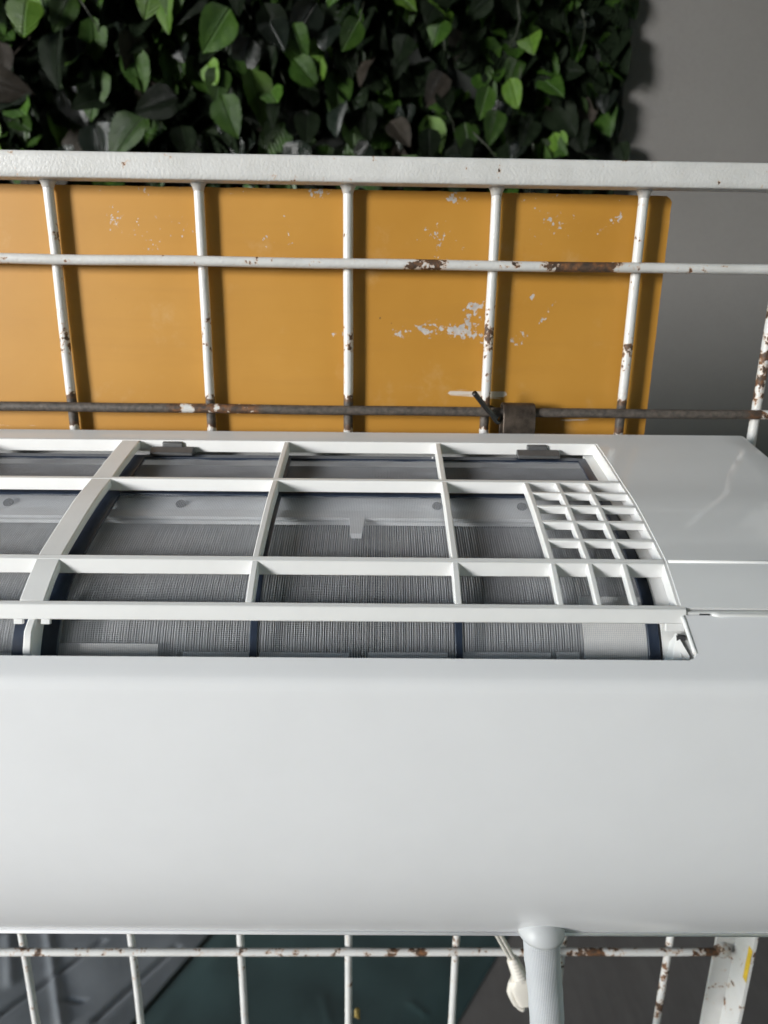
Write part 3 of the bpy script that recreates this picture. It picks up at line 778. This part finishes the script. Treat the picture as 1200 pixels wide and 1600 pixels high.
# fins
ft = cut(under(.0095), yb + .004, -.2015); fb = [(y + .005, z - .016) for y, z in ft]
ft = ft[::3] + [ft[-1]]; fb = fb[::3] + [fb[-1]]
m = MB(); x = xel + .006
while x < xen - .004:
    m.ribbon(ft, fb, x, x + .00022); x += .00137
stuff(m.build('coil_fins', 'fin', ac))
for yy in (-.150, -.176, -.1905):                      # horizontal rows of pale fin edge / pipes under the gauze
    z = zat(under(.0095), yy)
    m = MB(); m.tube([(xel + .006, yy, z - .001), (xen - .005, yy, z - .001)], .0017, 8); m.build('coil_pipe', 'tube_copper', ac, smooth=True)
# pale plates seen through the gauze
def plate(px0, px1, py0, py1, d, mname, name, slant=0, rnd=0):
    cv = under(d); a = ypix((px0 + px1) / 2, py0, cv); b = ypix((px0 + px1) / 2, py1, cv)
    xa = ux(px0, (py0 + py1) / 2, (a[0] + b[0]) / 2); xb = ux(px1, (py0 + py1) / 2, (a[0] + b[0]) / 2)
    c = cut(cv, a[0], b[0]); m = MB(); m.ribbon(c, [(y + .001, z - .0016) for y, z in c], xa, xb)
    return m.build(name, mname, ac, angle=30, bevel=rnd or None)
plate(912, 1022, 962, 1034, .0022, 'label', 'filter_end_plate')
plate(905, 1012, 931, 958, .0030, 'label', 'filter_end_plate', rnd=.0012)
plate(70, 246, 1006, 1034, .0055, 'label', 'drain_plate')
for p0, p1 in ((285, 392), (405, 545), (575, 700), (715, 860), (870, 905), (-60, 18)): plate(p0, p1, 1019, 1034, .0060, 'bracket', 'drain_plate')

# ---- air filters: navy frame, nylon gauze, grey pull tabs
def air_filter(x0, x1, vx, label, tabs):
    ft_ = thing('air_filter', label, 'air filter', ((x0 + x1) / 2, -.11, -.165), UMAT, 'air filters under the grille')
    hh = .0022
    def strip(xa, xb, curve, up=.0):
        m = MB(); c = [(y, z + up) for y, z in curve]; m.ribbon(c, offset(c, hh), xa, xb); return m.build('frame_bar', 'navy', ft_, angle=30, bevel=.0004)
    strip(x0, x0 + .0085 if x0 > XC else x0 + .0060, FP); strip(x1 - .0060 if x0 > XC else x1 - .0085, x1, FP)
    ya = ypix(560, 757, FP)[0]; yb_ = ypix(560, 775, FP)[0]
    xa, xb = (x0 + .0085, x1 - .006) if x0 > XC else (x0 + .006, x1 - .0085)
    strip(xa, xb, cut(FP, -.0335, -.0385), .0003); strip(xa, xb, cut(FP, ya, yb_), .0003)
    y9 = ypix(250, 945, FP)[0]; strip(xa, xb, cut(FP, y9 + .0012, y9 - .003), .0003)
    for v_ in vx: strip(v_ - .0020, v_ + .0020, FP, .0004)
    # gauze: real threads both ways
    GP = offset(FP, .0010); L = [0]
    for a, b in zip(GP, GP[1:]): L.append(L[-1] + math.hypot(b[0] - a[0], b[1] - a[1]))
    m = MB(); r_ = .000085; per = .00098
    x = xa - .001
    gp = GP[::2] + ([GP[-1]] if len(GP) % 2 == 0 else [])
    wob = lambda x, y: .0010 * mnoise.noise(Vector((x * 55 + y * 45, y * 22 - x * 6, 2))) * (1 if y > -.12 else .5) + .00035 * mnoise.noise(Vector((x * 90, y * 120, 4)))
    def thread(pts):
        n = len(pts); v = []; o0 = len(m.v)
        for i, p in enumerate(pts):
            t = (pts[min(i + 1, n - 1)] - pts[max(i - 1, 0)]).normalized()
            a = t.cross(Vector((0, -.3, .95))).normalized(); b = a.cross(t)
            v += [p + a * r_, p + b * r_ * .8, p - a * r_, p - b * r_ * .8]
        m.v += [tuple(q) for q in v]
        for i in range(n - 1):
            for k in range(4): m.f.append((o0 + 4 * i + k, o0 + 4 * i + (k + 1) % 4, o0 + 4 * i + 4 + (k + 1) % 4, o0 + 4 * i + 4 + k))
    while x < xb + .001:
        thread([Vector((x, y, z + wob(x, y))) for y, z in gp]); x += per
    s = .001; nseg = max(8, int((xb - xa) / .006))
    while s < L[-1]:
        j = max(i for i in range(len(L)) if L[i] <= s); j = min(j, len(L) - 2); t = (s - L[j]) / (L[j + 1] - L[j])
        y = GP[j][0] + (GP[j + 1][0] - GP[j][0]) * t; z = GP[j][1] + (GP[j + 1][1] - GP[j][1]) * t
        thread([Vector((xa - .001 + (xb - xa + .002) * k / nseg, y, z + .0003 + wob(xa + (xb - xa) * k / nseg, y))) for k in range(nseg + 1)]); s += per
    stuff(m.build('gauze', 'gauze', ft_, smooth=True))
    for px, py in tabs:
        y = -.0345; xt = ux(px, py, y); zt = zat(TOP, -.031) - .004
        m = MB(); m.prism_x([(-.0385, zt - .0050), (-.0310, zt - .0046), (-.0308, zt - .0002), (-.0325, zt + .0003), (-.0385, zt - .0028)], xt - .0145, xt + .0145)
        t_ = m.build('pull_tab', 'grey_tab', ft_, bevel=.0005)
        m = MB(); m.prism_x([(-.0325, zt - .001), (-.0295, zt - .001), (-.0290, zt + .0038), (-.0320, zt + .0030)], xt - .0075, xt + .0068)
        g_ = m.build('grip', 'grey_tab', None, bevel=.0009); g_.parent = t_
    # small bright locating pins at the frame crossings
    for v_ in vx:
        for yy in (-.0362, (ya + yb_) / 2):
            m = MB(); zz = zat(FP, yy) + .0005; m.tube([(v_ - .0045, yy, zz - .001), (v_ - .0045, yy, zz + .0008)], [.0006, .0005], 8); m.build('pin', 'inner', ft_, smooth=True)
    return ft_
va = ux(398, 995, -.188); vb = ux(716, 995, -.188)
air_filter(xsR - .0035, xf1, [va, vb], 'navy framed gauze air filter lying between centre strap and close-meshed grille end', [(268, 688), (842, 692)])
air_filter(mir(xf1), xsL + .0030, [mir(va), mir(vb)], 'navy framed gauze air filter on the strap side away from the close-meshed grille', [(-300, 684)])

# ================================================================== HOSE, PLUG, SCRAP
p0 = at_y(846, 1453, -.184); p1 = at_y(850, 1530, -.180); p2 = at_y(855, 1610, -.176); p3 = p2 + (p2 - p1) * 2.5 + Vector((0, .02, 0)); p4 = p3 + Vector((.01, .10, -.22))
path = spline([tuple(p0 + Vector((0, .001, .0015))), tuple(p0 + Vector((0, 0, -.006))), tuple(p1), tuple(p2), tuple(p3), tuple(p4), (p4.x + .02, p4.y + .15, p4.z - .22)], 24)
hose = thing('wrapped_hose', 'pipe wrapped in white woven tape hanging below the air conditioner', 'hose', tuple(p2))
seg = 40; m = MB(); path_v = [Vector(p) for p in path]; n = len(path_v); ln = 0; us = []
for i, p in enumerate(path_v):
    if i: ln += (p - path_v[i - 1]).length
    t = (path_v[min(i + 1, n - 1)] - path_v[max(i - 1, 0)]).normalized()
    a = t.cross(Vector((0, 1, 0))).normalized(); b = a.cross(t).normalized()
    for k in range(seg + 1):
        q = 2 * math.pi * k / seg
        dir_ = a * math.cos(q) + b * math.sin(q)
        spir = (ln / .021 + .35 * math.sin(q + 1.0)) % 1.0                 # overlapping turns of tape
        lap = .00022 * (spir ** 3) - .0001 + .00045 * (.3 + abs(mnoise.noise(p * 35))) * math.exp(-((spir - .93) / .05) ** 2) * (.45 + .55 * math.cos(q - 2.6))
        rr_ = .0108 + lap + .0005 * mnoise.noise(p * 60 + dir_ * .8)
        m.v.append(tuple(p + dir_ * rr_)); us.append((k / seg * 62, ln / .0011))
W_ = seg + 1
for i in range(n - 1):
    for k in range(seg): m.f.append((i * W_ + k, i * W_ + k + 1, (i + 1) * W_ + k + 1, (i + 1) * W_ + k))
ho = m.build('tape_wrap', 'weave', hose, smooth=True)
uvl = ho.data.uv_layers.new(name='UVMap')
for lp in ho.data.loops: uvl.data[lp.index].uv = us[lp.vertex_index]
m = MB(); q = p0 + Vector((0, .001, 0)); m.tube([q + Vector((0, 0, .0105)), q + Vector((0, 0, .0092)), q + Vector((0, 0, .006)), q + Vector((0, 0, .001)), q + Vector((0, 0, -.0012)), q + Vector((0, 0, -.0016))], [.0030, .0080, .0115, .0138, .0140, .0118], 32)
m.build('grommet', 'grommet', hose, smooth=True)

pg = thing('power_plug', 'cream two-pin power plug dangling on its cord beside the wrapped hose', 'power plug', tuple(at_y(815, 1545, -.03)))
PY = -.034
A = at_y(770, 1440, -.06); B = at_y(778, 1458, -.05); C = at_y(800, 1497, PY)
m = MB()
ctl = spline([tuple(A + Vector((-.012, .0, .05))), tuple(A), tuple(B), tuple(C)], 8)
for dx in (-.0013, .0013): m.tube([Vector(p) + Vector((dx, -abs(dx) * .2, dx * .6)) for p in ctl], .0019, 10)
m.build('cord', 'plug', pg, smooth=True)
D = at_y(813, 1527, PY); E_ = at_y(825, 1562, PY)
m = MB(); ax = D - C; k_ = 26
m.tube([C + ax * (i / k_) for i in range(k_ + 1)], [.0042 + .0020 * i / k_ + (.0009 if (i // 2) % 2 else -.0006) for i in range(k_ + 1)], 16); m.build('strain_relief', 'plug', pg, smooth=True)
# plug body: flattened block flaring to the pin face
ax = (E_ - D); L_ = ax.length; ax.normalize(); side = ax.cross(Vector((0, 1, 0))).normalized(); nrm = side.cross(ax)
if side.x < 0: side = -side
rows = [(-.05, .0062, .0058), (.05, .0090, .0064), (.16, .0108, .0068), (.40, .0112, .0070), (.70, .0106, .0070), (1.0, .0098, .0066), (1.03, .0080, .0052)]
m = MB(); sg = 24
for t, a_, b__ in rows:
    for k in range(sg):
        q = 2 * math.pi * k / sg; ca, sa = math.cos(q), math.sin(q)
        ex = .55
        m.v.append(tuple(D + ax * (L_ * t) + side * (a_ * math.copysign(abs(ca) ** ex, ca)) + nrm * (b__ * math.copysign(abs(sa) ** ex, sa))))
for i in range(len(rows) - 1):
    for k in range(sg): m.f.append((i * sg + k, i * sg + (k + 1) % sg, (i + 1) * sg + (k + 1) % sg, (i + 1) * sg + k))
m.f.append(tuple(range(sg))[::-1]); m.f.append(tuple(range((len(rows) - 1) * sg, len(rows) * sg)))
m.build('plug_body', 'plug', pg, angle=50)
# finger wing on the left of the body
Wg = D + ax * (L_ * .45)
m = MB(); m.tube(spline([tuple(D - side * .007 + ax * .002), tuple(Wg - side * .0115), tuple(E_ - side * .0095 + ax * .003), tuple(E_ - side * .006 + ax * .009)], 5), [.0035] * 5 + [.0042] * 5 + [.0032] * 5 + [.0016], 12); m.build('finger_grip', 'plug', pg, smooth=True)
for s in (-1, 1):
    q = E_ + side * (.0048 * s) + ax * .0005
    m = MB(); m.tube([q, q + ax * .008, q + ax * .0105, q + ax * .011], [.0019, .0019, .0015, .0006], 10); m.build('prong', 'prong', pg, smooth=True)
# dried leaf scrap caught on a rod
c = at_y(556, 1582, -.004); m = MB(); v = []; rl = random.Random(3)
for k in range(11):
    q = 2 * math.pi * k / 11; r_ = .0062 * (.65 + .5 * rl.random()); v.append((c.x + r_ * .62 * math.cos(q) + .001, c.y - .0012 + .0015 * math.sin(q * 2), c.z + r_ * 1.35 * math.sin(q)))
v.append((c.x + .001, c.y - .004, c.z)); m.add(v, [(k, (k + 1) % 11, 11) for k in range(11)])
o = m.build('dried_leaf', 'scrap', smooth=True); sm_ = o.modifiers.new('thickness', 'SOLIDIFY'); sm_.thickness = .0006
tag(o, 'scrap of dried yellow leaf caught on a rod above the teal sheet', 'leaf')
